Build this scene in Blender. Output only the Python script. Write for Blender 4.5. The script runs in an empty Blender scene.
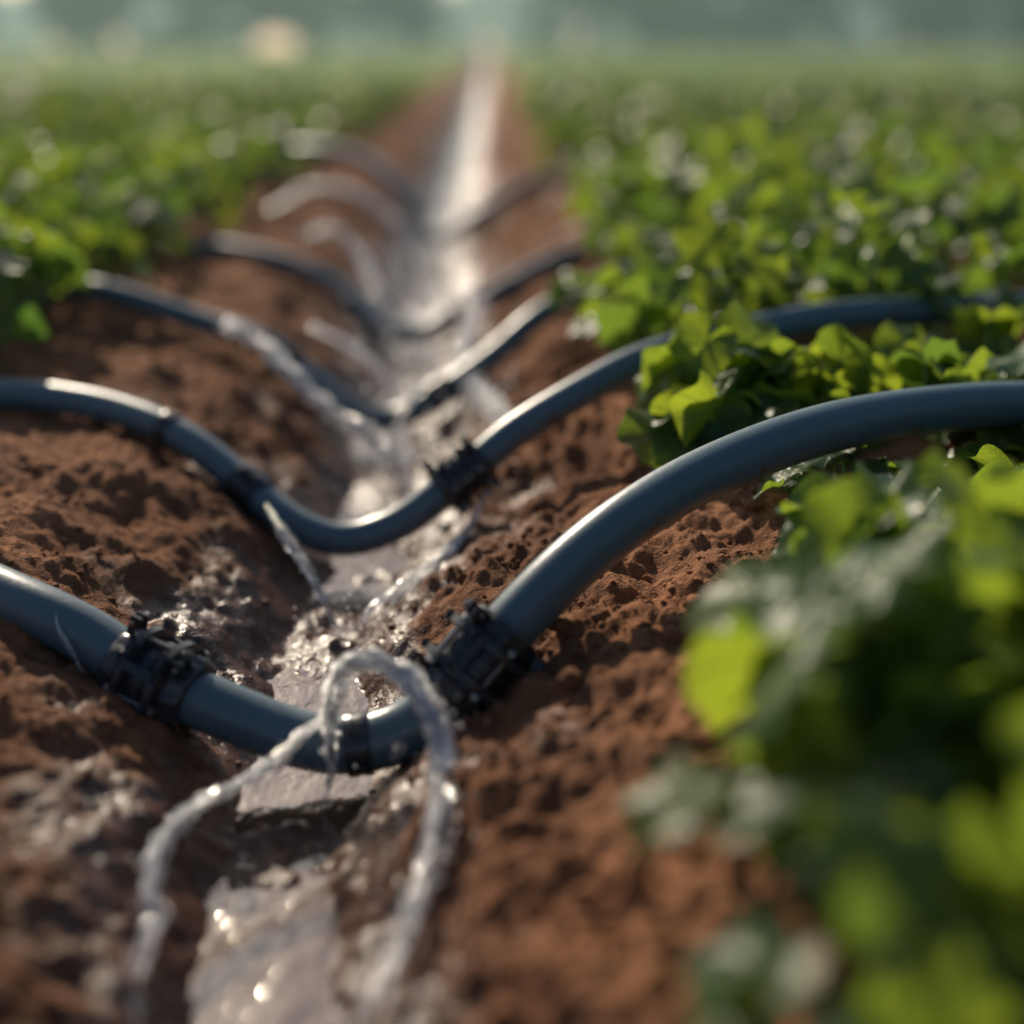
import bpy, math, random
import numpy as np
from mathutils import Vector, Matrix, noise
random.seed(7); rng=np.random.default_rng(7)
scene=bpy.context.scene
COL=scene.collection
R_=math.radians

# ---------------------------------------------------------------- helpers
def link(o,parent=None):
    COL.objects.link(o)
    if parent: o.parent=parent
    return o
def fast_mesh(name,V,faces_list,mats=(),vec_attr=None,mat_idx=None,smooth=True):
    """faces_list: list of (n,k) int arrays"""
    me=bpy.data.meshes.new(name)
    V=np.asarray(V,dtype=np.float32)
    me.vertices.add(len(V)); me.vertices.foreach_set('co',V.ravel())
    loops=np.concatenate([f.ravel() for f in faces_list]).astype(np.int32)
    tot=np.concatenate([np.full(len(f),f.shape[1]) for f in faces_list]).astype(np.int32)
    start=np.concatenate([[0],np.cumsum(tot)[:-1]]).astype(np.int32)
    me.loops.add(len(loops)); me.loops.foreach_set('vertex_index',loops)
    me.polygons.add(len(tot)); me.polygons.foreach_set('loop_start',start); me.polygons.foreach_set('loop_total',tot)
    if mat_idx is not None: me.polygons.foreach_set('material_index',np.asarray(mat_idx,dtype=np.int32))
    me.polygons.foreach_set('use_smooth',np.full(len(tot),smooth))
    for m in mats: me.materials.append(m)
    if vec_attr is not None:
        a=me.attributes.new('leafuv','FLOAT_VECTOR','POINT')
        a.data.foreach_set('vector',np.asarray(vec_attr,dtype=np.float32).ravel())
    me.update(); me.validate()
    return bpy.data.objects.new(name,me)
def new_mat(name):
    m=bpy.data.materials.new(name); m.use_nodes=True
    nt=m.node_tree; nt.nodes.clear()
    return m,nt
def nd(nt,typ,ins=None,**props):
    n=nt.nodes.new(typ)
    for k,v in props.items(): setattr(n,k,v)
    if ins:
        for k,v in ins.items():
            s=n.inputs[k]
            if isinstance(v,bpy.types.NodeSocket): nt.links.new(v,s)
            else: s.default_value=v
    return n
def mth(nt,op,a,b=None,c=None,clamp=False):
    n=nt.nodes.new('ShaderNodeMath'); n.operation=op; n.use_clamp=clamp
    for i,v in enumerate((a,b,c)):
        if v is None: continue
        if isinstance(v,bpy.types.NodeSocket): nt.links.new(v,n.inputs[i])
        else: n.inputs[i].default_value=v
    return n.outputs[0]
def mixc(nt,f,a,b,mode='MIX'):
    n=nt.nodes.new('ShaderNodeMix'); n.data_type='RGBA'; n.blend_type=mode
    for k,v in ((0,f),(6,a),(7,b)):
        if isinstance(v,bpy.types.NodeSocket): nt.links.new(v,n.inputs[k])
        else: n.inputs[k].default_value=(v if k==0 else (*v,1))
    return n.outputs[2]
def ramp(nt,f,a,b,lo=0.,hi=1.):
    n=nd(nt,'ShaderNodeMapRange',{'Value':f,'From Min':a,'From Max':b,'To Min':lo,'To Max':hi}); n.clamp=True
    n.interpolation_type='SMOOTHSTEP'
    return n.outputs[0]
def noi(nt,co,scale,detail=5,rough=.55,out='Fac'):
    return nd(nt,'ShaderNodeTexNoise',{'Vector':co,'Scale':scale,'Detail':detail,'Roughness':rough}).outputs[out]
def finish(nt,sh): 
    o=nd(nt,'ShaderNodeOutputMaterial'); nt.links.new(sh,o.inputs['Surface'])

# ---------------------------------------------------------------- materials
def soil_material(name,clod=False):
    m,nt=new_mat(name)
    g=nd(nt,'ShaderNodeNewGeometry'); P=g.outputs['Position']
    sx=nd(nt,'ShaderNodeSeparateXYZ',{0:P})
    X,Y,Z=sx.outputs
    n1=noi(nt,P,6,3); n2=noi(nt,P,45,4,.68); n3=noi(nt,P,260,2,.7)
    base=mixc(nt,ramp(nt,n2,.3,.7),(.15,.062,.030),(.44,.200,.098))
    base=mixc(nt,ramp(nt,n1,.35,.68),base,(.30,.140,.072))
    base=mixc(nt,mth(nt,'MULTIPLY',ramp(nt,n3,.5,.75),.35),base,(.52,.28,.155))
    w=mth(nt,'ADD',Z,mth(nt,'MULTIPLY',mth(nt,'SUBTRACT',n1,.5),-.26))
    w=mth(nt,'ADD',w,mth(nt,'MULTIPLY',mth(nt,'SUBTRACT',n2,.5),-.10))
    wet=ramp(nt,w,.145,.04)
    damp=ramp(nt,w,.23,.09)
    if clod: wet=mth(nt,'MULTIPLY',wet,.7)
    dark=mixc(nt,1.0,base,(.30,.26,.25),'MULTIPLY')
    col=mixc(nt,mth(nt,'MAXIMUM',wet,mth(nt,'MULTIPLY',damp,.65)),base,dark)
    ax=mth(nt,'ABSOLUTE',X)
    far=mth(nt,'MULTIPLY',ramp(nt,Y,14,45),ramp(nt,ax,.45,.8))
    gn=mixc(nt,n1,(.09,.15,.05),(.15,.22,.08))
    col=mixc(nt,far,col,gn)
    gloss=mth(nt,'MULTIPLY',wet,wet)
    rough=mth(nt,'SUBTRACT',.95,mth(nt,'MULTIPLY',gloss,mth(nt,'ADD',.58,mth(nt,'MULTIPLY',n2,.35))))
    hb=mth(nt,'ADD',mth(nt,'MULTIPLY',n2,.7),mth(nt,'MULTIPLY',n3,.25))
    bs=mth(nt,'SUBTRACT',1.0,mth(nt,'MULTIPLY',wet,.35))
    b=nd(nt,'ShaderNodeBump',{'Strength':bs,'Distance':.013,'Height':hb})
    p=nd(nt,'ShaderNodeBsdfPrincipled',{'Base Color':col,'Roughness':rough,'Normal':b.outputs[0],'Specular IOR Level':mth(nt,'ADD',.12,mth(nt,'MULTIPLY',gloss,.38))})
    finish(nt,p.outputs[0]); return m
M_soil=soil_material('red_soil'); M_clod=soil_material('red_soil_clods',True)

def leaf_material(name,lo,hi,tr,tw=.42,rough=.36,veins=True,spec=.5):
    m,nt=new_mat(name)
    a=nd(nt,'ShaderNodeAttribute',attribute_name='leafuv')
    s=nd(nt,'ShaderNodeSeparateXYZ',{0:a.outputs['Vector']})
    T,Rr,K=s.outputs
    col=mixc(nt,K,lo,hi)
    trc=mixc(nt,K,(tr[0]*.3,tr[1]*.5,tr[2]),tr)
    nrm=None
    if veins:
        P=nd(nt,'ShaderNodeNewGeometry').outputs['Position']
        n1=noi(nt,P,38,2)
        col=mixc(nt,ramp(nt,n1,.35,.7,0,.5),col,(hi[0]*1.15,hi[1]*.95,hi[2]*.8))
        q=mth(nt,'DIVIDE',T,R_(50))
        fr=mth(nt,'SUBTRACT',mth(nt,'FRACT',mth(nt,'ADD',q,20.5)),.5)
        ang=mth(nt,'MULTIPLY',mth(nt,'ABSOLUTE',fr),R_(50))
        dist=mth(nt,'MULTIPLY',Rr,mth(nt,'SINE',ang))
        v1=ramp(nt,dist,.022,.006)
        sec=mth(nt,'FRACT',mth(nt,'SUBTRACT',mth(nt,'MULTIPLY',Rr,6.5),mth(nt,'MULTIPLY',dist,6.0)))
        v2=ramp(nt,mth(nt,'ABSOLUTE',mth(nt,'SUBTRACT',sec,.5)),.07,.02)
        vein=mth(nt,'MAXIMUM',v1,mth(nt,'MULTIPLY',v2,.55))
        col=mixc(nt,mth(nt,'MULTIPLY',vein,.65),col,(.17,.25,.08))
        trc=mixc(nt,mth(nt,'MULTIPLY',vein,.5),trc,(.10,.16,.03))
        hh=mth(nt,'ADD',mth(nt,'MULTIPLY',vein,-.6),mth(nt,'MULTIPLY',noi(nt,P,140,1),.7))
        nrm=nd(nt,'ShaderNodeBump',{'Strength':.7,'Distance':.003,'Height':hh}).outputs[0]
    p=nd(nt,'ShaderNodeBsdfPrincipled',{'Base Color':col,'Roughness':rough})
    p.inputs['Specular IOR Level'].default_value=spec
    t=nd(nt,'ShaderNodeBsdfTranslucent',{'Color':trc})
    if nrm: nt.links.new(nrm,p.inputs['Normal']); nt.links.new(nrm,t.inputs['Normal'])
    mx=nd(nt,'ShaderNodeMixShader',{0:tw,1:p.outputs[0],2:t.outputs[0]})
    finish(nt,mx.outputs[0]); return m
M_leaf=leaf_material('crop_leaf',(.012,.055,.034),(.050,.120,.024),(.50,.62,.04),.44,.36,True,.28)
M_leaf_mid=leaf_material('crop_leaf_mid',(.014,.052,.028),(.05,.11,.033),(.40,.48,.06),.40,.38,False,.28)
M_leaf_far=leaf_material('crop_leaf_far',(.065,.125,.050),(.14,.21,.08),(.58,.68,.20),.48,.55,False,.25)  # paler than the near leaves: distance haze and backlight put into the colour
M_tree=leaf_material('tree_foliage',(.022,.080,.072),(.045,.12,.092),(.12,.32,.24),.4,.7,False,.2)  # blue-green tint of the haze is put into the leaf colour
M_tree2=leaf_material('hazy_tree_foliage',(.08,.20,.17),(.14,.29,.24),(.25,.48,.38),.4,.8,False,.2)  # paler still: more distance haze painted into the foliage colour
def simple(name,col,rough,metal=0,spec=.5,bump=None,var=.25):
    m,nt=new_mat(name)
    P=nd(nt,'ShaderNodeNewGeometry').outputs['Position']
    n=noi(nt,P,bump or 30,3)
    c=mixc(nt,n,tuple(x*(1-var) for x in col),tuple(x*(1+var) for x in col))
    p=nd(nt,'ShaderNodeBsdfPrincipled',{'Base Color':c,'Roughness':rough,'Metallic':metal})
    p.inputs['Specular IOR Level'].default_value=spec
    if bump:
        b=nd(nt,'ShaderNodeBump',{'Strength':.3,'Distance':.002,'Height':n}); nt.links.new(b.outputs[0],p.inputs['Normal'])
    finish(nt,p.outputs[0]); return m
M_stem=simple('crop_stem',(.16,.24,.06),.45)
M_bark=simple('bark',(.06,.05,.04),.9)
M_steel=simple('bolt_steel',(.22,.20,.18),.30,.8,bump=200)

def pipe_material(name,col,lo_z,r0):
    m,nt=new_mat(name)
    g=nd(nt,'ShaderNodeNewGeometry'); P=g.outputs['Position']
    z=nd(nt,'ShaderNodeSeparateXYZ',{0:P}).outputs[2]
    nz=nd(nt,'ShaderNodeSeparateXYZ',{0:g.outputs['Normal']}).outputs[2]
    n1=noi(nt,P,22,4,.6); n2=noi(nt,P,160,4,.7)
    c=mixc(nt,n1,tuple(x*.85 for x in col),tuple(x*1.2 for x in col))
    low=ramp(nt,z,lo_z+.12,lo_z)
    dust=mth(nt,'MULTIPLY',ramp(nt,n2,.50,.70),mth(nt,'ADD',.14,mth(nt,'MULTIPLY',low,.25)))
    c=mixc(nt,dust,c,(.22,.16,.13))
    mud=mth(nt,'MULTIPLY',ramp(nt,mth(nt,'ADD',n1,mth(nt,'MULTIPLY',n2,.35)),.76,.86),ramp(nt,nz,.4,-.3,.08,1.))
    c=mixc(nt,mth(nt,'MULTIPLY',mud,.8),c,(.10,.045,.025))
    r=mth(nt,'ADD',r0,mth(nt,'ADD',mth(nt,'MULTIPLY',n2,.16),mth(nt,'MULTIPLY',dust,.6)))
    r=mth(nt,'SUBTRACT',r,mth(nt,'MULTIPLY',low,.12))
    b=nd(nt,'ShaderNodeBump',{'Strength':.25,'Distance':.001,'Height':n2})
    p=nd(nt,'ShaderNodeBsdfPrincipled',{'Base Color':c,'Roughness':r,'Normal':b.outputs[0]})
    finish(nt,p.outputs[0]); return m
M_pipe=pipe_material('pipe_plastic',(.085,.135,.158),.02,.27)
M_fit=pipe_material('fitting_plastic',(.026,.029,.032),.02,.22)

def water_material():
    m,nt=new_mat('muddy_water')
    P=nd(nt,'ShaderNodeNewGeometry').outputs['Position']
    Y=nd(nt,'ShaderNodeSeparateXYZ',{0:P}).outputs[1]
    mp=nd(nt,'ShaderNodeMapping',{'Vector':P,'Scale':(1.0,.6,1.0)}).outputs[0]
    n1=noi(nt,mp,24,2,.5); n2=noi(nt,mp,115,2,.5)
    b=nd(nt,'ShaderNodeBump',{'Strength':ramp(nt,Y,1.2,2.2,.42,1.),'Distance':.0085,'Height':mth(nt,'ADD',n1,mth(nt,'MULTIPLY',n2,.20))})
    p=nd(nt,'ShaderNodeBsdfPrincipled',{'Base Color':(.12,.062,.038,1),'Roughness':.06,'IOR':1.33,'Normal':b.outputs[0]})
    gl=nd(nt,'ShaderNodeBsdfGlossy',{'Color':(1,.95,.88,1),'Roughness':.10,'Normal':b.outputs[0]})
    mx=nd(nt,'ShaderNodeMixShader',{0:.16,1:p.outputs[0],2:gl.outputs[0]})
    finish(nt,mx.outputs[0]); return m
M_water=water_material()
def jet_material(name,lo,hi,a,b):
    m,nt=new_mat(name)
    P=nd(nt,'ShaderNodeNewGeometry').outputs['Position']
    n=noi(nt,P,110,3,.65)
    bm_=nd(nt,'ShaderNodeBump',{'Strength':.8,'Distance':.004,'Height':noi(nt,P,180,1)}).outputs[0]
    fr=nd(nt,'ShaderNodeFresnel',{'IOR':1.45,'Normal':bm_}).outputs[0]
    tp=nd(nt,'ShaderNodeBsdfTransparent',{'Color':(.985,.99,.995,1)})
    gs=nd(nt,'ShaderNodeBsdfGlossy',{'Color':(1,1,1,1),'Roughness':.12,'Normal':bm_})
    clear=nd(nt,'ShaderNodeMixShader',{0:mth(nt,'ADD',fr,.06,clamp=True),1:tp.outputs[0],2:gs.outputs[0]})
    d=nd(nt,'ShaderNodeBsdfDiffuse',{'Color':(.95,.96,.96,1)})
    t=nd(nt,'ShaderNodeBsdfTranslucent',{'Color':(1,1,1,1)})
    f=nd(nt,'ShaderNodeMixShader',{0:.8,1:d.outputs[0],2:t.outputs[0]})  # white share paints in refracted backlight as well as aeration
    mx=nd(nt,'ShaderNodeMixShader',{0:ramp(nt,n,a,b,lo,hi),1:clear.outputs[0],2:f.outputs[0]})
    finish(nt,mx.outputs[0]); return m
M_jet=jet_material('clear_water',.0,.12,.45,.62)
M_rib=jet_material('splashing_water',.18,.95,.40,.54)
M_rib2=jet_material('backlit_aerated_water',.45,1.,.4,.58)

# ---------------------------------------------------------------- ground
def prof(ax):
    t=np.clip(ax-.05,0,None)
    return .215*(1-np.exp(-t/.22))
def fbm(x,y,z,o): return noise.fractal(Vector((x,y,z)),1.0,2.0,o)
xs=np.arange(-.72,.7201,.0038)
ext=.72+np.cumsum(.0038*1.12**np.arange(1,90)); ext=ext[ext<420]
xs=np.concatenate([-ext[::-1],xs,ext])
ys=[.55]
while ys[-1]<600: 
    y=ys[-1]; ys.append(y+ (.0036 if y<1.0 else .0036*(y/1.0)**1.2))
back=.55-np.cumsum(.01*1.35**np.arange(1,22))
ys=np.concatenate([back[::-1],np.array(ys)])
XX,YY=np.meshgrid(xs,ys)
ZZ=prof(np.abs(XX+.012*np.sin(YY*5)+.01*np.sin(YY*11.3+1)))
ny,nx=XX.shape
def ground_noise(x,y):
    ax=abs(x)
    a=fbm(x*3.2,y*3.2,0,2)*.022
    wetk=min(1,max(.6,(ax-.03)/.10))
    if y>3: wetk=min(wetk,max(wetk*.5,wetk-(y-3)*.3)) if ax<.12 else wetk
    b=fbm(x*12,y*12,3.3,4)*.021
    c=(abs(fbm(x*34,y*34,7.7,3)))*.012
    v=noise.voronoi(Vector((x*24+b*40,y*24+a*40,1.5)))[0][0]
    dd=max(0,.45-v)*.034*(.3+max(0,fbm(x*5,y*5,9,2)+.4))
    k=.6 if x<-.05 else 1.
    return a*wetk+b*(wetk*.7+.3)*(.8+.2*k)+(c*wetk+dd*(.45+.55*wetk))*k-.006*(ax<.3)
for j in range(ny):
    y=ys[j]
    if y<.5 or y>16: continue
    row=ZZ[j]
    for i in range(nx):
        x=xs[i]
        if -1.4<x<1.4:
            row[i]+=ground_noise(x,y)
V=np.stack([XX,YY,ZZ],-1).reshape(-1,3)
idx=np.arange(ny*nx).reshape(ny,nx)
F=np.stack([idx[:-1,:-1],idx[:-1,1:],idx[1:,1:],idx[1:,:-1]],-1).reshape(-1,4)
ground=link(fast_mesh('ground',V,[F],[M_soil]))
def gz(x,y):
    z=float(prof(np.array(abs(x+.012*math.sin(y*5)+.01*math.sin(y*11.3+1)))))
    return z+(ground_noise(x,y) if y<16 and abs(x)<1.4 else 0)

wy=[.4]
while wy[-1]<140: wy.append(wy[-1]+.02*max(1,wy[-1]))
wx=np.linspace(-.17,.17,18)
WX,WY=np.meshgrid(wx,np.array(wy)); WZ=np.full_like(WX,.0015)
idx=np.arange(WX.size).reshape(WX.shape)
F=np.stack([idx[:-1,:-1],idx[:-1,1:],idx[1:,1:],idx[1:,:-1]],-1).reshape(-1,4)
link(fast_mesh('furrow_water',np.stack([WX,WY,WZ],-1).reshape(-1,3),[F],[M_water]))

# soil clods and crumbs
def ico(sub):
    import bmesh
    bm=bmesh.new(); bmesh.ops.create_icosphere(bm,subdivisions=sub,radius=1)
    v=np.array([p.co[:] for p in bm.verts]); f=np.array([[q.index for q in t.verts] for t in bm.faces]); bm.free()
    return v,f
iv,jf=ico(2)
templ=[]
for k in range(7):
    t=iv.copy()
    for q in range(len(t)):
        p=Vector(t[q]); t[q]=t[q]*(1+.6*noise.noise(p*1.3+Vector((k*7,0,0)))+.35*noise.noise(p*3.1+Vector((0,k*5,0))))
    templ.append(t)
Vs=[];Fs=[];off=0
for n in range(9500):
    y=.85+2.6*random.random()**1.2
    side=1 if random.random()<.70 else -1
    x=side*(.03+.66*random.random()**.8)
    cl=noise.noise(Vector((x*6,y*6,4.2)))
    if cl<-.05 and random.random()<.85: continue
    r=.0012+.0045*random.random()**3.0
    if random.random()<.02: r=.006+.009*random.random()
    z=gz(x,y)
    a=random.random()*6.28; M=Matrix.Rotation(a,3,'Z')@Matrix.Rotation(random.random()*6,3,'X')
    t=templ[n%7]@np.array(M).T*r*np.array([1,.85+.3*random.random(),.7])
    Vs.append(t+np.array([x,y,z+r*.2])); Fs.append(jf+off); off+=len(t)
link(fast_mesh('soil_clods',np.concatenate(Vs),[np.concatenate(Fs)],[M_clod]))

# ---------------------------------------------------------------- curves/tubes
def resample(pts,n,smooth=0):
    P=np.array(pts,float)
    P=np.vstack([2*P[0]-P[1],P,2*P[-1]-P[-2]])
    out=[]
    for i in range(1,len(P)-2):
        p0,p1,p2,p3=P[i-1:i+3]
        for t in np.linspace(0,1,24,endpoint=False):
            out.append(.5*((2*p1)+(-p0+p2)*t+(2*p0-5*p1+4*p2-p3)*t*t+(-p0+3*p1-3*p2+p3)*t**3))
    out.append(P[-2]); out=np.array(out)
    def arc(out,n):
        s=np.concatenate([[0],np.cumsum(np.linalg.norm(np.diff(out,axis=0),axis=1))])
        u=np.linspace(0,s[-1],n)
        return np.stack([np.interp(u,s,out[:,k]) for k in range(3)],-1)
    out=arc(out,n)
    for _ in range(smooth):
        o=out.copy(); o[1:-1]=(out[:-2]+2*out[1:-1]+out[2:])/4; out=o
    return out
def frames(C):
    T=np.gradient(C,axis=0); T/=np.linalg.norm(T,axis=1)[:,None]
    u=np.cross(T[0],[0,0,1]); u/=np.linalg.norm(u); U=[u]
    for i in range(1,len(C)):
        u=U[-1]-T[i]*np.dot(U[-1],T[i]); u/=np.linalg.norm(u); U.append(u)
    U=np.array(U); W=np.cross(T,U); return T,U,W
def tube(C,rad,sides,disp=None,flat=None):
    T,U,W=frames(C); n=len(C)
    rad=np.broadcast_to(np.asarray(rad,float),(n,))
    a=np.linspace(0,2*math.pi,sides,endpoint=False)
    rr=rad[:,None]*np.ones((1,sides))
    if disp is not None: rr=rr*disp
    ca=np.cos(a)[None,:,None];sa=np.sin(a)[None,:,None]
    V=C[:,None,:]+rr[:,:,None]*(ca*U[:,None,:]+sa*W[:,None,:])
    idx=np.arange(n*sides).reshape(n,sides); j=np.roll(idx,-1,axis=1)
    F=np.stack([idx[:-1],j[:-1],j[1:],idx[1:]],-1).reshape(-1,4)
    return V.reshape(-1,3),F
def ribbon(C,rad,ph,tw):
    """thin curved sheet of water, 5 points across"""
    T,U,W=frames(C); n=len(C); s=np.linspace(0,1,n)
    a0=ph+tw*s
    V=[]
    for q in np.linspace(-1.25,1.25,5):
        a=a0+q; V.append(C+rad[:,None]*(np.cos(a)[:,None]*U+np.sin(a)[:,None]*W)-rad[:,None]*.8*(np.cos(a0)[:,None]*U+np.sin(a0)[:,None]*W))
    V=np.stack(V,1); idx=np.arange(n*5).reshape(n,5)
    F=np.stack([idx[:-1,:-1],idx[:-1,1:],idx[1:,1:],idx[1:,:-1]],-1).reshape(-1,4)
    return V.reshape(-1,3),F

class Acc:
    def __init__(s): s.V=[];s.F=[];s.M=[];s.o=0
    def add(s,V,F,m=0):
        s.V.append(V); s.F.append((F+s.o,m)); s.o+=len(V)
    def obj(s,name,mats):
        V=np.concatenate(s.V); fl=[f for f,_ in s.F]; mi=np.concatenate([np.full(len(f),m) for f,m in s.F])
        return fast_mesh(name,V,fl,mats,mat_idx=mi)

def lathe(acc,M,prof_pts,sides=48,ridge=None,m=0):
    a=np.linspace(0,2*math.pi,sides,endpoint=False)
    V=[]
    for (x,r,k) in prof_pts:
        rr=np.full(sides,r)
        if k: rr=r*(1+k*np.where((np.arange(sides)%4)<2,1,-1))
        V.append(np.stack([np.full(sides,x),rr*np.cos(a),rr*np.sin(a)],-1))
    V=np.array(V); n=len(prof_pts)
    idx=np.arange(n*sides).reshape(n,sides); j=np.roll(idx,-1,axis=1)
    F=np.stack([idx[:-1],j[:-1],j[1:],idx[1:]],-1).reshape(-1,4)
    V=V.reshape(-1,3)
    acc.add(V@np.array(M.to_3x3()).T+np.array(M.translation),F,m)
def box(acc,M,c,s,m=0,bev=.2):
    import bmesh
    bm=bmesh.new(); bmesh.ops.create_cube(bm,size=1)
    for v in bm.verts: v.co=Vector((v.co.x*s[0],v.co.y*s[1],v.co.z*s[2]))
    bmesh.ops.bevel(bm,geom=bm.edges[:],offset=min(s)*bev,segments=2,affect='EDGES')
    bmesh.ops.triangulate(bm,faces=bm.faces[:])
    bm.verts.index_update()
    V=np.array([v.co[:] for v in bm.verts])+np.array(c); F=np.array([[v.index for v in f.verts] for f in bm.faces]); bm.free()
    acc.add(V@np.array(M.to_3x3()).T+np.array(M.translation),F,m)
def cyl(acc,M,c,axis,r,L,sides=6,m=1):
    ax=Vector(axis).normalized(); q=Vector((1,0,0)).rotation_difference(ax).to_matrix().to_4x4()
    MM=M@Matrix.Translation(c)@q
    lathe(acc,MM,[(-L/2,1e-5,0),(-L/2,r*.9,0),(-L/2*.85,r,0),(L/2*.85,r,0),(L/2,r*.9,0),(L/2,1e-5,0)],sides,m=m)
def frame_at(C,p,roll=0):
    p=np.array(p); i=int(np.argmin(np.linalg.norm(C-p,axis=1))); i=max(2,min(len(C)-3,i))
    t=Vector(C[i+2]-C[i-2]).normalized(); up=Vector((0,0,1)); y=up.cross(t).normalized(); z=t.cross(y)
    M=Matrix((t,y,z)).transposed().to_4x4(); M=M@Matrix.Rotation(roll,4,'X'); M.translation=Vector(C[i]); return M
def coupling(name,M,R,parent):
    a=Acc(); R=R*1.12
    def nut(s):
        return [(s*1.45*R,.92*R,0),(s*1.45*R,1.10*R,0),(s*1.40*R,1.16*R,0),(s*1.34*R,1.20*R,.02),(s*1.0*R,1.26*R,.045),(s*.92*R,1.28*R,.02),(s*.86*R,1.2*R,0),(s*.70*R,1.2*R,0)]
    lathe(a,M,nut(-1)); lathe(a,M,nut(1))
    for s in (-1,1):
        lathe(a,M,[(s*.74*R,1.15*R,0),(s*.74*R,1.48*R,0),(s*.70*R,1.56*R,0),(s*.46*R,1.56*R,0),(s*.42*R,1.48*R,0),(s*.42*R,1.15*R,0)])
    lathe(a,M,[(-.5*R,1.18*R,0),(-.2*R,1.2*R,0),(-.16*R,1.28*R,0),(.16*R,1.28*R,0),(.2*R,1.2*R,0),(.5*R,1.18*R,0)])
    for k in range(5):
        t=k*math.pi*2/5+.4+random.gauss(0,.06); c,s=math.cos(t),math.sin(t)
        cyl(a,M,(0,1.40*R*c,1.40*R*s),(1,0,0),.09*R,1.8*R,10,1)
        for e in (-1,1): cyl(a,M,(e*.83*R,1.40*R*c,1.40*R*s),(1,0,0),.17*R,.20*R,6,1)
        RM=M@Matrix.Rotation(t,4,'X')
        for e in (-1,1): box(a,RM,(e*.58*R,0,1.58*R),(.26*R,.56*R,.34*R))
    for e in (-1,1):
        RM=M@Matrix.Rotation(.25*e,4,'X')
        box(a,RM,(e*1.12*R,.17*R,1.48*R),(.42*R,.17*R,.70*R)); box(a,RM,(e*1.12*R,-.17*R,1.48*R),(.42*R,.17*R,.70*R))
        cyl(a,RM,(e*1.12*R,0,1.64*R),(0,1,0),.08*R,.85*R,10,1); cyl(a,RM,(e*1.12*R,.38*R,1.64*R),(0,1,0),.17*R,.16*R,6,1)
        RM=M@Matrix.Rotation(2.4,4,'X')
        box(a,RM,(e*1.12*R,.13*R,1.42*R),(.36*R,.14*R,.42*R)); box(a,RM,(e*1.12*R,-.13*R,1.42*R),(.36*R,.14*R,.42*R))
    box(a,M@Matrix.Rotation(.75,4,'X'),(.05*R,0,1.62*R),(1.1*R,.32*R,.18*R))
    o=a.obj(name,[M_fit,M_steel]); 
    link(o,parent)
    md=o.modifiers.new('e','EDGE_SPLIT'); md.split_angle=R_(35)
    return o
def ring(name,M,R,parent,w=.5,k=1.14):
    a=Acc(); lathe(a,M,[(-w*R,1.0*R,0),(-w*R,k*R*.97,0),(-w*R*.8,k*R,0),(-w*.2*R,k*R,0),(-w*.15*R,k*R*.97,0),(w*.15*R,k*R*.97,0),(w*.2*R,k*R,0),(w*R*.8,k*R,0),(w*R,k*R*.97,0),(w*R,1.0*R,0)])
    if k>1.15:
        for e in (-1,1):
            for t in (.5,3.6):
                RM=M@Matrix.Rotation(t,4,'X'); box(a,RM,(e*.3*R,0,k*1.12*R),(.25*R,.5*R,.4*R))
    o=a.obj(name,[M_fit]); link(o,parent); md=o.modifiers.new('e','EDGE_SPLIT'); md.split_angle=R_(35)

PIPES=[
 ([(-1.25,1.95,.08),(-.95,1.86,.17),(-.62,1.66,.208),(-.351,1.493,.169),(-.275,1.456,.151),(-.228,1.439,.132),(-.174,1.41,.106),(-.11,1.383,.089),(-.055,1.367,.071),(0,1.352,.056),(.052,1.35,.05),(.105,1.354,.063),(.147,1.363,.091),(.184,1.376,.13),(.221,1.398,.166),(.275,1.433,.211),(.343,1.478,.252),(.439,1.552,.284),(.571,1.643,.307),(.716,1.739,.309),(.914,1.848,.295),(1.2,2.0,.25),(1.5,2.15,.06)],.0310,
  [(-.162,1.405,.103),(.188,1.378,.133)],[((.062,1.35,.05),.45,1.10)]),
 ([(-1.25,2.5,.06),(-.95,2.42,.17),(-.61,2.295,.208),(-.502,2.263,.208),(-.393,2.218,.199),(-.284,2.148,.178),(-.189,2.08,.13),(-.139,2.039,.102),(-.082,1.998,.073),(-.014,1.983,.058),(.067,1.991,.083),(.126,2.005,.125),(.17,2.015,.157),(.23,2.051,.2015),(.336,2.1,.254),(.4475,2.165,.2935),(.617,2.256,.3155),(.797,2.343,.327),(1.139,2.483,.315),(1.4,2.62,.29),(1.7,2.78,.19),(1.9,2.9,.05)],.0255,
  [(.160,2.012,.150)],[((-.165,2.06,.117),1.0,1.22),((-.3,2.155,.18),.5,1.12)]),
 ([(-1.0,3.1,.08),(-.8,3.04,.22),(-.644,2.998,.268),(-.402,2.927,.213),(-.269,2.865,.184),(-.161,2.793,.125),(-.076,2.724,.072),(.003,2.718,.053),(.082,2.73,.091),(.2,2.804,.159),(.302,2.88,.23),(.432,3.0,.275),(.658,3.118,.314),(.898,3.225,.322),(1.2,3.35,.2),(1.4,3.4,.05)],.0245,
  [],[((.1,2.74,.1),1.0,1.25),((-.2,2.82,.15),.8,1.2)]),
 ([(-.9,4.1,.08),(-.75,4.03,.2),(-.578,3.98,.222),(-.369,3.87,.204),(-.196,3.747,.148),(-.095,3.62,.079),(-.005,3.609,.047),(.097,3.622,.086),(.226,3.695,.149),(.39,3.87,.204),(.622,4.03,.25),(.85,4.15,.22),(1.0,4.2,.08)],.0255,[],[((.1,3.62,.09),1.0,1.25)]),
 ([(-.95,6.35,.1),(-.75,6.2,.28),(-.547,6.07,.348),(-.281,5.85,.312),(-.129,5.6,.198),(-.028,5.454,.063),(.105,5.47,.107),(.318,5.715,.218),(.573,6.04,.257),(.8,6.2,.2),(.95,6.3,.08)],.029,[],[]),
]
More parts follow.
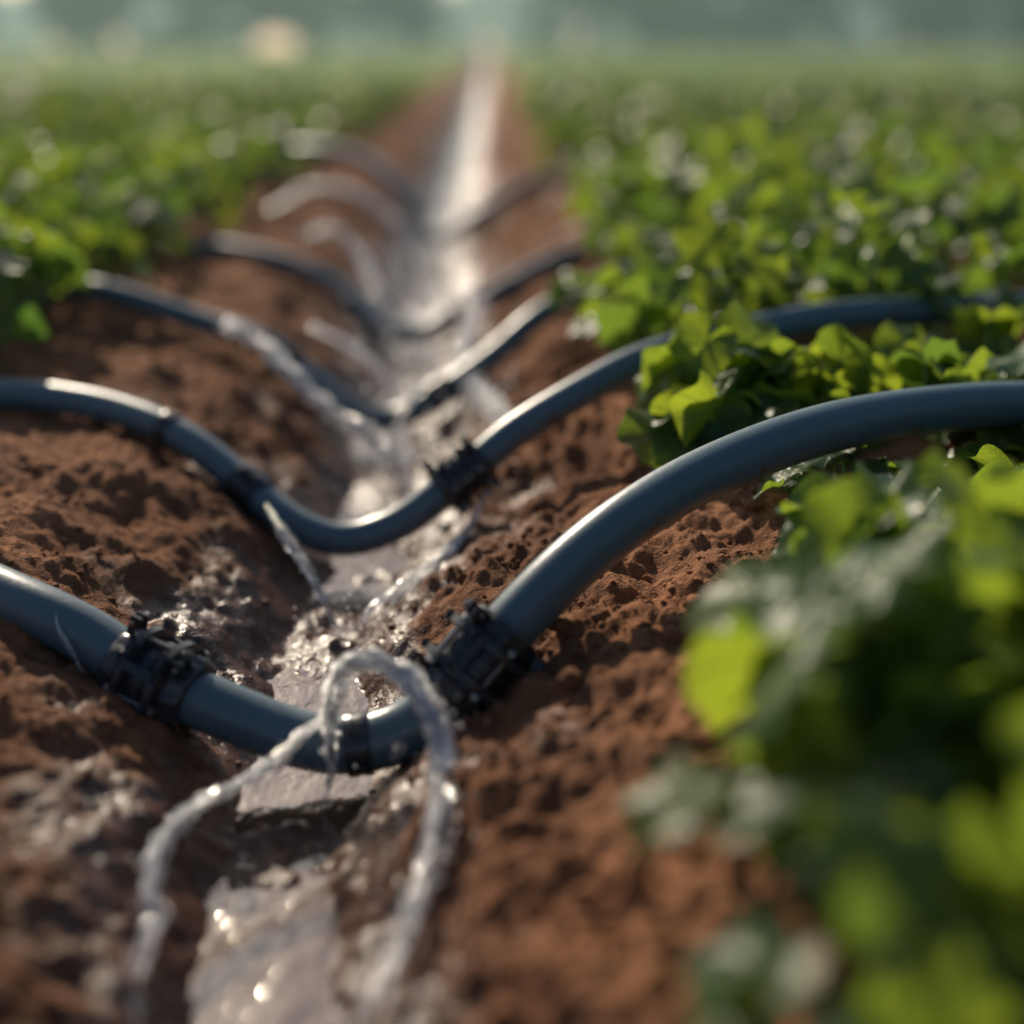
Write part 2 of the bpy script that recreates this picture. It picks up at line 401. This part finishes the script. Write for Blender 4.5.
for pts,R,cps,rings in PIPES:
    C=resample(pts,420,14)
    V,F=tube(C,R,40); o=link(fast_mesh('irrigation_pipe',V,[F],[M_pipe]))
    for c in cps: coupling('coupling',frame_at(C,c,random.uniform(-.3,.3)),R,o)
    for c,w,k in rings: ring('collar',frame_at(C,c),R,o,w,k)

# ---------------------------------------------------------------- water jets
dv,df=ico(1)
def jet(pts,r,strands=5,drops=60,wob=1.0,seed=0,mat=None):
    rs=np.random.default_rng(seed+11); a=Acc()
    L=sum(math.dist(pts[i],pts[i+1]) for i in range(len(pts)-1)); n=max(60,int(L/.0025))
    C=resample(pts,n,3); s=np.linspace(0,L,n)
    def nz(f,o,k=1): return np.array([noise.noise(Vector((q*f,o,seed*3.1)))*k for q in s])
    T,U,W=frames(C)
    grow=np.clip(.6+.9*s/L,0,1.6)
    sides=14; ang=np.linspace(0,2*math.pi,sides,endpoint=False)
    disp=np.array([[1+.5*noise.noise(Vector((q*25,math.cos(t)*1.5,math.sin(t)*1.5+seed)))+.28*noise.noise(Vector((q*80,math.cos(t)*2.6,math.sin(t)*2.6+seed))) for t in ang] for q in s])
    Cm=C+U*(nz(20,1,r*.9)*wob)[:,None]+W*(nz(20,5,r*.9)*wob)[:,None]
    core=np.abs(.66+nz(22,9,.9)+nz(60,12,.3))*np.clip(1.15-.45*s/L,0,2)
    V,F=tube(Cm,r*np.clip(core,.15,1.4)*.8,sides,disp); a.add(V,F,0)
    for k in range(strands):
        ph=rs.uniform(0,6.28); tw=rs.uniform(4,16)*(1 if k%2 else -1); am=r*rs.uniform(.3,1.05)*grow
        c=C+U*((np.cos(ph+tw*s)*am)+nz(32,k*3+20,r*1.0)*wob)[:,None]+W*((np.sin(ph+tw*s)*am)+nz(32,k*3+40,r*1.0)*wob)[:,None]
        i0=int(rs.uniform(0,.35)*n); i1=int(rs.uniform(.55,1.)*n)
        rr=r*rs.uniform(.18,.52)*(1+nz(60,k+70,1.3)); rr=np.abs(rr[i0:i1].copy())+1e-5; e=min(12,len(rr)//3)
        rr[:e]*=np.linspace(.02,1,e); rr[-e:]*=np.linspace(1,.02,e)
        if k%5==4: V,F=tube(c[i0:i1],rr*.6,7); a.add(V,F,0)
        else: V,F=ribbon(c[i0:i1],rr,rs.uniform(0,6.28),rs.uniform(-9,9)); a.add(V,F,1)
    for k in range(drops):
        i=int(n*rs.random()**.8)-1; sc=r*(1.2+3.2*rs.random()**3)*(.5+s[i]/L)
        p=C[i]+U[i]*rs.normal()*sc*.7+W[i]*rs.normal()*sc*.7+T[i]*rs.normal()*r
        q=r*(.05+.26*rs.random()**3)
        a.add(dv*q*np.array([1,1,rs.uniform(1,1.6)])+p,df,k%2)
    return link(a.obj('water_jet',[M_jet,mat or M_rib]))
JETS=[
 ([(.034,1.345,.06),(.032,1.32,.088),(.039,1.323,.129),(.054,1.311,.157),(.081,1.295,.174),(.11,1.273,.17),(.1325,1.247,.155),(.151,1.208,.132),(.157,1.149,.111),(.15,1.07,.097),(.136,1.003,.083),(.119,.955,.065),(.097,.907,.046),(.086,.871,.02)],.0112,20,220,.9),
 ([(.05,1.32,.13),(.042,1.316,.108),(.019,1.292,.1),(-.007,1.257,.09),(-.044,1.212,.082),(-.0785,1.17,.079),(-.095,1.116,.075),(-.092,1.06,.065),(-.082,1.015,.055),(-.085,.969,.045),(-.079,.937,.041),(-.06,.893,.015)],.0074,14,150,1.0),
 ([(.036,1.318,.12),(.034,1.31,.07),(.03,1.305,.035),(.028,1.30,.005)],.006,8,50,1),
 ([(-.13,1.99,.115),(-.12,1.967,.107),(-.081,1.888,.088),(-.047,1.826,.059),(-.007,1.764,.012)],.0058,10,60,.8),
 ([(.2,1.992,.152),(.178,1.946,.1056),(.13,1.881,.068),(.0766,1.82,.043),(.008,1.742,.01)],.0078,14,90,1.2),
 ([(-.303,2.85,.2),(-.303,2.727,.244),(-.233,2.666,.217),(-.168,2.57,.18),(-.087,2.48,.136),(-.009,2.4,.111),(.048,2.307,.0835),(.072,2.227,.03)],.0105,20,140,1.4),
 ([(.154,3.3,.231),(.1775,3.184,.1935),(.147,2.959,.148),(.144,2.795,.1305),(.19,2.634,.118),(.226,2.425,.123),(.236,2.213,.119),(.223,2.105,.1)],.013,24,190,1.6),
 ([(-.512,4.68,.25),(-.382,4.697,.319),(-.243,4.59,.3226),(-.125,4.468,.264),(-.042,4.334,.175),(.017,3.997,.02)],.011,14,60,1),
 ([(-.334,4.047,.243),(-.225,3.946,.275),(-.142,3.822,.216),(-.0835,3.59,.148),(-.058,3.467,.02)],.011,14,60,1),
 ([(-.205,3.17,.151),(-.105,3.057,.128),(-.018,2.893,.1),(.02,2.783,.02)],.008,12,60,1),
 ([(.625,5.615,.25),(.461,5.394,.23),(.3076,5.157,.139),(.2,4.817,.05)],.006,8,60,1),
 ([(.6205,4.661,.231),(.4475,4.444,.211),(.318,4.22,.146),(.227,3.889,.08)],.006,8,60,1),
 ([(-.27,1.43,.17),(-.262,1.415,.155),(-.245,1.40,.135),(-.235,1.39,.12)],.0022,4,20,1),
 ([(.11,2.76,.12),(.10,2.66,.17),(.05,2.52,.13),(-.01,2.38,.02)],.005,9,70,1),
 ([(.09,3.65,.1),(.11,3.5,.17),(.14,3.3,.13),(.13,3.1,.02)],.007,10,70,1),
]
for k,j in enumerate(JETS): jet(*j,seed=k,mat=M_rib2 if k in (5,6,7,8,9,10,11,13,14) else M_rib)
# spray of small drops hanging over the channel where the jets land
rs=np.random.default_rng(5); a=Acc()
for (cx,cy,cz,sx_,sy_,sz_,N,q0) in [(.06,2.25,.05,.05,.10,.03,180,.0024),(.2,2.5,.12,.05,.2,.04,180,.0026),(0,1.75,.02,.03,.04,.02,70,.0015),(.02,2.8,.06,.06,.1,.05,150,.0030),(0,3.45,.06,.08,.2,.06,150,.0036),(.02,4.0,.08,.1,.3,.08,140,.0042),(.12,1.0,.05,.03,.08,.03,50,.001),(.05,5.0,.08,.12,.5,.08,110,.005),(.15,1.22,.12,.03,.05,.03,40,.0011)]:
    for _ in range(N):
        p=np.array([cx,cy,cz])+rs.normal(0,1,3)*np.array([sx_,sy_,sz_])
        if p[2]<.01: continue
        a.add(dv*q0*(.4+1.1*rs.random()**2)+p,df)
link(a.obj('water_spray',[M_rib]))

# ---------------------------------------------------------------- leaves
def leaf_template(rings,seg,seed):
    rs=np.random.default_rng(seed)
    th=np.linspace(-math.pi,math.pi,seg)
    at=np.abs(np.degrees(th))
    base=np.interp(at,[0,50,100,140,165,180],[1.0,.95,.88,.76,.55,.16])
    lob=1-.13*(1-np.abs(np.cos(th*3.6)))**.8*np.interp(at,[0,150,180],[1.3,.8,.2])
    ser=.045*(np.abs(((th*57.3/7.2)%1)-.5)*2-.5)*np.interp(at,[0,160,180],[1,1,0])
    Rm=(base*lob+ser)*(1+.08*np.array([noise.noise(Vector((t,seed,0))) for t in th]))
    V=[];A=[]
    rr=np.linspace(0,1,rings+1)**.85
    cup=rs.uniform(-.35,-.0); fold=rs.uniform(.05,.45); wave=rs.uniform(.06,.17); ph=rs.uniform(0,6.28); curl=rs.uniform(-.4,.05)
    for r in rr:
        x=np.cos(th)*Rm*r; y=np.sin(th)*Rm*r
        z=cup*(r**2)*.6+fold*np.abs(y)*.8+wave*np.sin(th*5+ph)*r**3+.06*(1-np.abs(np.cos(th*3.6)))*r*(1-.5*r)*1.6+curl*np.clip(x,0,1)**2
        V.append(np.stack([x,y,z],-1)); A.append(np.stack([th,Rm*r,np.zeros(seg)],-1))
    V=np.array(V).reshape(-1,3)/1.0; A=np.array(A).reshape(-1,3)
    idx=np.arange((rings+1)*seg).reshape(rings+1,seg)
    F=np.stack([idx[:-1,:-1],idx[1:,:-1],idx[1:,1:],idx[:-1,1:]],-1).reshape(-1,4)
    return V,F,A
HI=[leaf_template(6,51,s) for s in range(10)]
LO=[leaf_template(2,15,s) for s in range(6)]
def basis(az,pitch,roll):
    M=Matrix.Rotation(az,3,'Z')@Matrix.Rotation(pitch,3,'Y')@Matrix.Rotation(roll,3,'X')
    return np.array(M)
class Crop:
    def __init__(s): s.V=[];s.F=[];s.A=[];s.M=[];s.o=0
    def leaf(s,T,pos,B,size,k):
        V,F,A=T; A=A.copy(); A[:,2]=k
        s.V.append((V*size)@B.T+pos); s.A.append(A); s.F.append(F+s.o); s.M.append(np.zeros(len(F),int)); s.o+=len(V)
    def stem(s,C,r0,r1,sides=6):
        V,F=tube(C,np.linspace(r0,r1,len(C)),sides)
        s.V.append(V); s.A.append(np.zeros((len(V),3))); s.F.append(F+s.o); s.M.append(np.ones(len(F),int)); s.o+=len(V)
    def obj(s,name,mats):
        return fast_mesh(name,np.concatenate(s.V),[np.concatenate(s.F)],mats,vec_attr=np.concatenate(s.A),mat_idx=np.concatenate(s.M))
def plant(cr,x,y,z,h,spread,n,smin,smax,T,stems=True,bright=0.,flat=1.):
    for i in range(n):
        az=random.uniform(0,6.283); f=math.sqrt((i+.5)/n); rho=spread*f*random.uniform(.75,1.15)
        hh=h*(1-.5*f*f)*random.uniform(.62,1.08)
        p=np.array([x+rho*math.cos(az),y+rho*math.sin(az),z+hh])
        size=random.uniform(smin,smax)
        pitch=(random.uniform(.0,.7)+.5*f)*flat; roll=random.gauss(0,.5)*flat
        B=basis(az+random.gauss(0,.45),pitch,roll)
        k=min(1,max(0,random.betavariate(1.2,1.8)+bright))
        cr.leaf(random.choice(T),p,B,size,k)
        if stems:
            b=np.array([x+.012*math.cos(az),y+.012*math.sin(az),z-.01]); mid=(b+p)/2+np.array([0,0,hh*.18])-(p-b)*np.array([.25,.25,0])
            t=np.linspace(0,1,7)[:,None]; C=(1-t)**2*b+2*t*(1-t)*mid+t*t*p
            cr.stem(C,.0032,.0018)
def base_z(x): return float(prof(np.array(abs(x))))
# plants on the near side of the two near pipes are young and low
P1=resample(PIPES[0][0],200,8); P2=resample(PIPES[1][0],200,8)
def limit(x,y):
    h=.29
    q=(x-.2)/y
    for C in (P1,P2):
        i=int(np.argmin(np.abs((C[:,0]-.2)/C[:,1]-q)+np.where(C[:,2]<.04,9,0))); py,pz=C[i,1],C[i,2]
        if C[i,2]>.15 and C[i,0]>.4 and y<py+.02:
            h=min(h,.75-(.75-(pz-.04))*(y/py)-.04-base_z(x))
    return max(h,.045)
cr=Crop()
rows=[.60,.80,1.02,1.26,1.5,1.76,2.02]
for rx in rows:
    y=.40+random.random()*.08
    while y<5.2:
        if rx<(.40*y+.65)+.2:
            x=rx+random.gauss(0,.03); yy=y+random.gauss(0,.02)
            h=.19+random.random()*.08+(0.03 if rx>.7 else 0)
            lm=limit(x,yy); low=lm<h; h=min(h,lm)
            if not (rx<.7 and 1.35<yy<1.62):
                s=1.25 if yy<2.4 else 1.
                if h<.09: s=.85
                if rx<.9 and 1.55<yy<1.85: s=.7; h=min(h,.07); x+=.05
                plant(cr,x,yy,base_z(x),h,.115 if rx<.7 else .13,random.randint(9,13),.034*s,.066*s,HI if y<3.0 else LO,y<4,.08,(.45 if h<.09 else .6) if low else 1.)
        y+=.15+random.random()*.05
for (x,yy,h,sp,n,a,b,br,fl) in [(.53,1.95,.165,.12,14,.048,.078,.4,1.3),(.66,2.02,.155,.12,12,.048,.075,.4,1.3),(.60,1.90,.10,.09,9,.035,.052,.3,1),(.86,2.10,.13,.11,12,.045,.062,.25,1.),(1.0,2.2,.13,.11,10,.05,.065,.3,1.),
    (.475,1.04,.18,.12,12,.05,.078,.3,1),(.49,.92,.20,.13,13,.05,.08,.2,1),(.44,.84,.18,.13,12,.045,.07,.15,1),(.60,1.12,.19,.13,12,.05,.075,.2,1),(.70,.95,.22,.14,12,.05,.075,.2,1),(.42,.68,.17,.1,10,.04,.06,.1,1),
    (.44,2.55,.18,.12,12,.035,.05,.1,1),(.44,2.85,.18,.12,12,.035,.05,.1,1),(.70,1.33,.11,.11,12,.04,.055,.1,.8),(.60,1.26,.11,.11,12,.04,.055,.1,.8)]:
    plant(cr,x,yy,base_z(x),h,sp,n,a,b,HI,True,br,fl)
link(cr.obj('crop_plants',[M_leaf,M_stem]))
cl=Crop()
for rx in [.72,.92,1.14,1.4,1.66,1.92,2.2]:
    y=(2.42 if rx<.8 else 2.35)+random.random()*.05
    while y<5.2:
        if rx<.40*y+.3:
            x=-rx+random.gauss(0,.03)
            plant(cl,x,y+random.gauss(0,.02),base_z(x),.19+random.random()*.09,.13,random.randint(9,12),.034,.064,HI if y<2.8 else LO,y<4)
        y+=.16+random.random()*.05
link(cl.obj('crop_plants',[M_leaf,M_stem]))
cm=Crop()
for sgn in (-1,1):
    yy=5.2
    while yy<14:
        for rx in np.arange(.62 if sgn>0 else .68,.42*yy+1.2,.25):
            x=sgn*rx+random.gauss(0,.05); h=.20+.09*noise.noise(Vector((x*1.2,yy*.6,0)))+random.random()*.05
            plant(cm,x,yy+random.gauss(0,.05),.2,h,.13,7,.045,.07,LO,False)
        yy+=.21
link(cm.obj('crop_rows',[M_leaf_mid,M_stem]))
def scatter(name,N,y0,y1,size,mat,hfun,xw):
    y=y0*(y1/y0)**rng.random(N); w=xw(y); x=rng.uniform(-1,1,N)*w
    keep=np.abs(x)>.62+rng.random(N)*.1; x=x[keep]; y=y[keep]; N=len(x)
    s=size(y)*rng.uniform(.6,1.3,N); z=hfun(x,y,N)
    az=rng.uniform(0,6.283,N); tilt=rng.normal(0,.55,N)
    u=np.stack([np.cos(az),np.sin(az),np.zeros(N)],-1); v0=np.stack([-np.sin(az),np.cos(az),np.zeros(N)],-1)
    v=v0*np.cos(tilt)[:,None]+np.array([0,0,1])*np.sin(tilt)[:,None]; nn=np.cross(u,v)
    c=np.stack([x,y,z],-1)
    q=[c-u*s[:,None],c-v*.7*s[:,None]+nn*.12*s[:,None],c+u*s[:,None],c+v*.7*s[:,None]+nn*.12*s[:,None]]
    V=np.stack(q,1).reshape(-1,3); F=np.arange(N*4).reshape(-1,4)
    k=rng.random(N); A=np.zeros((N*4,3)); A[:,2]=np.repeat(k,4)
    return link(fast_mesh(name,V,[F],[mat],vec_attr=A))
def hf(x,y,N):
    return .2+.10+.12*rng.random(N)+.05*np.sin(x*2.1+np.sin(y*.7))
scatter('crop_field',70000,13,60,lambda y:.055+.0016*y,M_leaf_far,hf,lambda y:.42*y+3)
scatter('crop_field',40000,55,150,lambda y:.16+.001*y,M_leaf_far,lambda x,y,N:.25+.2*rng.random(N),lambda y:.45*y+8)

# ---------------------------------------------------------------- distant trees
def trees(name,specs,mat,leafsize):
    Vt=[];Ft=[];o=0;LV=[];LK=[]
    for (x,y,h,w,nl) in specs:
        C=resample([(x,y,0),(x+random.gauss(0,.15),y,h*.35),(x+random.gauss(0,.4),y,h*.75)],10)
        V,F=tube(C,np.linspace(.35,.10,10)*h/10,8); Vt.append(V);Ft.append(F+o);o+=len(V)
        cl=[]
        for b in range(9):
            a=random.uniform(0,6.28); z0=h*random.uniform(.2,.6); e=np.array([x+w*.6*math.cos(a),y+w*.6*math.sin(a),z0+h*random.uniform(.1,.3)])
            C=resample([(x,y,z0),tuple((np.array([x,y,z0])+e)/2+np.array([0,0,.3])),tuple(e)],6)
            V,F=tube(C,np.linspace(.12,.03,6)*h/10,5); Vt.append(V);Ft.append(F+o);o+=len(V); cl.append(e)
        for b in range(14):
            a=random.uniform(0,6.28); q=w*random.uniform(.1,.95); cl.append(np.array([x+q*math.cos(a),y+q*.8*math.sin(a),h*random.uniform(.12,.92)*(1-.25*q/w)]))
        for e in cl:
            m=nl//len(cl); rad=w*random.uniform(.25,.42)
            d=rng.normal(0,1,(m,3)); d/=np.linalg.norm(d,axis=1)[:,None]; LV.append(e+d*rad*(rng.random((m,1))**.4)*np.array([1,1,.75])); LK.append(np.clip(rng.normal(random.random(),.15,m),0,1))
    c=np.concatenate(LV); k=np.concatenate(LK); N=len(c)
    c[:,2]=np.maximum(c[:,2],.1)
    u=rng.normal(0,1,(N,3)); u/=np.linalg.norm(u,axis=1)[:,None]; v=np.cross(u,rng.normal(0,1,(N,3))); v/=np.linalg.norm(v,axis=1)[:,None]
    s=(leafsize*rng.uniform(.6,1.4,N))[:,None]
    LVv=np.stack([c-u*s,c-v*s*.6,c+u*s,c+v*s*.6],1).reshape(-1,3); LF=np.arange(N*4).reshape(-1,4)+o
    A=np.zeros((o+N*4,3)); A[o:,2]=np.repeat(k,4)
    TF=np.concatenate(Ft)
    mi=np.concatenate([np.ones(len(TF)),np.zeros(N)])
    return link(fast_mesh(name,np.concatenate(Vt+[LVv]),[TF,LF],[mat,M_bark],vec_attr=A,mat_idx=mi,smooth=False))
sp=[]
x=-64
while x<74:
    gap=(-43<x<-34) or (-4<x<4)
    if not gap:
        big=x>9
        sp.append((x+random.gauss(0,.6),118+random.uniform(-5,8),random.uniform(8,13)*(1.15 if big else 1),random.uniform(3,4.5),1900 if big else 1100))
    x+=random.uniform(2.6,3.8) if x>9 else random.uniform(2.8,4.5)
trees('tree_line',sp,M_tree,.55)
sp=[(x+random.gauss(0,3),260+random.uniform(-15,15),random.uniform(9,16),random.uniform(6,9),1300) for x in np.arange(-150,160,7)]
trees('distant_tree_line',sp,M_tree2,1.5)

# ---------------------------------------------------------------- morning haze over the far field
hz,hnt=new_mat('morning_haze')
vs=nd(hnt,'ShaderNodeVolumeScatter',{'Color':(.66,1.0,.90,1),'Density':.0022,'Anisotropy':.35})
ho=nd(hnt,'ShaderNodeOutputMaterial'); hnt.links.new(vs.outputs[0],ho.inputs['Volume'])
X0,X1,Y0,Y1,Z0,Z1=-200,200,9,320,-3,28
hv=np.array([(a,b,c) for a in (X0,X1) for b in (Y0,Y1) for c in (Z0,Z1)],float)
hfc=np.array([(0,1,3,2),(4,6,7,5),(0,4,5,1),(2,3,7,6),(0,2,6,4),(1,5,7,3)])
link(fast_mesh('haze',hv,[hfc],[hz],smooth=False))

# ---------------------------------------------------------------- light, sky, camera
az=R_(-22); el=R_(29)
sd=Vector((math.sin(az)*math.cos(el),math.cos(az)*math.cos(el),math.sin(el)))
L=bpy.data.lights.new('sun','SUN'); L.energy=5.0; L.angle=R_(.6); L.color=(1,.90,.70)
so=link(bpy.data.objects.new('sun',L)); so.rotation_euler=(-sd).to_track_quat('-Z','Y').to_euler(); so.location=(-5,5,8)
w=bpy.data.worlds.new('World'); scene.world=w; w.use_nodes=True; nt=w.node_tree; nt.nodes.clear()
sk=nt.nodes.new('ShaderNodeTexSky'); sk.sky_type='NISHITA'; sk.sun_disc=False; sk.sun_elevation=el; sk.sun_rotation=az; sk.air_density=1.0; sk.dust_density=1.5; sk.ozone_density=2.0
bg=nt.nodes.new('ShaderNodeBackground'); bg.inputs[1].default_value=.09
ou=nt.nodes.new('ShaderNodeOutputWorld'); nt.links.new(sk.outputs[0],bg.inputs[0]); nt.links.new(bg.outputs[0],ou.inputs[0])
cam=bpy.data.cameras.new('camera'); co=link(bpy.data.objects.new('camera',cam)); co.location=(.2,0,.75)
co.rotation_euler=(R_(90-18.1),0,R_(-.89)); cam.lens=50; cam.sensor_width=36; cam.clip_start=.02; cam.clip_end=2000
cam.dof.use_dof=True; cam.dof.focus_distance=1.66; cam.dof.aperture_fstop=.95; cam.dof.aperture_blades=0
scene.camera=co
scene.view_settings.view_transform='Standard'; scene.view_settings.look='None'; scene.view_settings.exposure=0
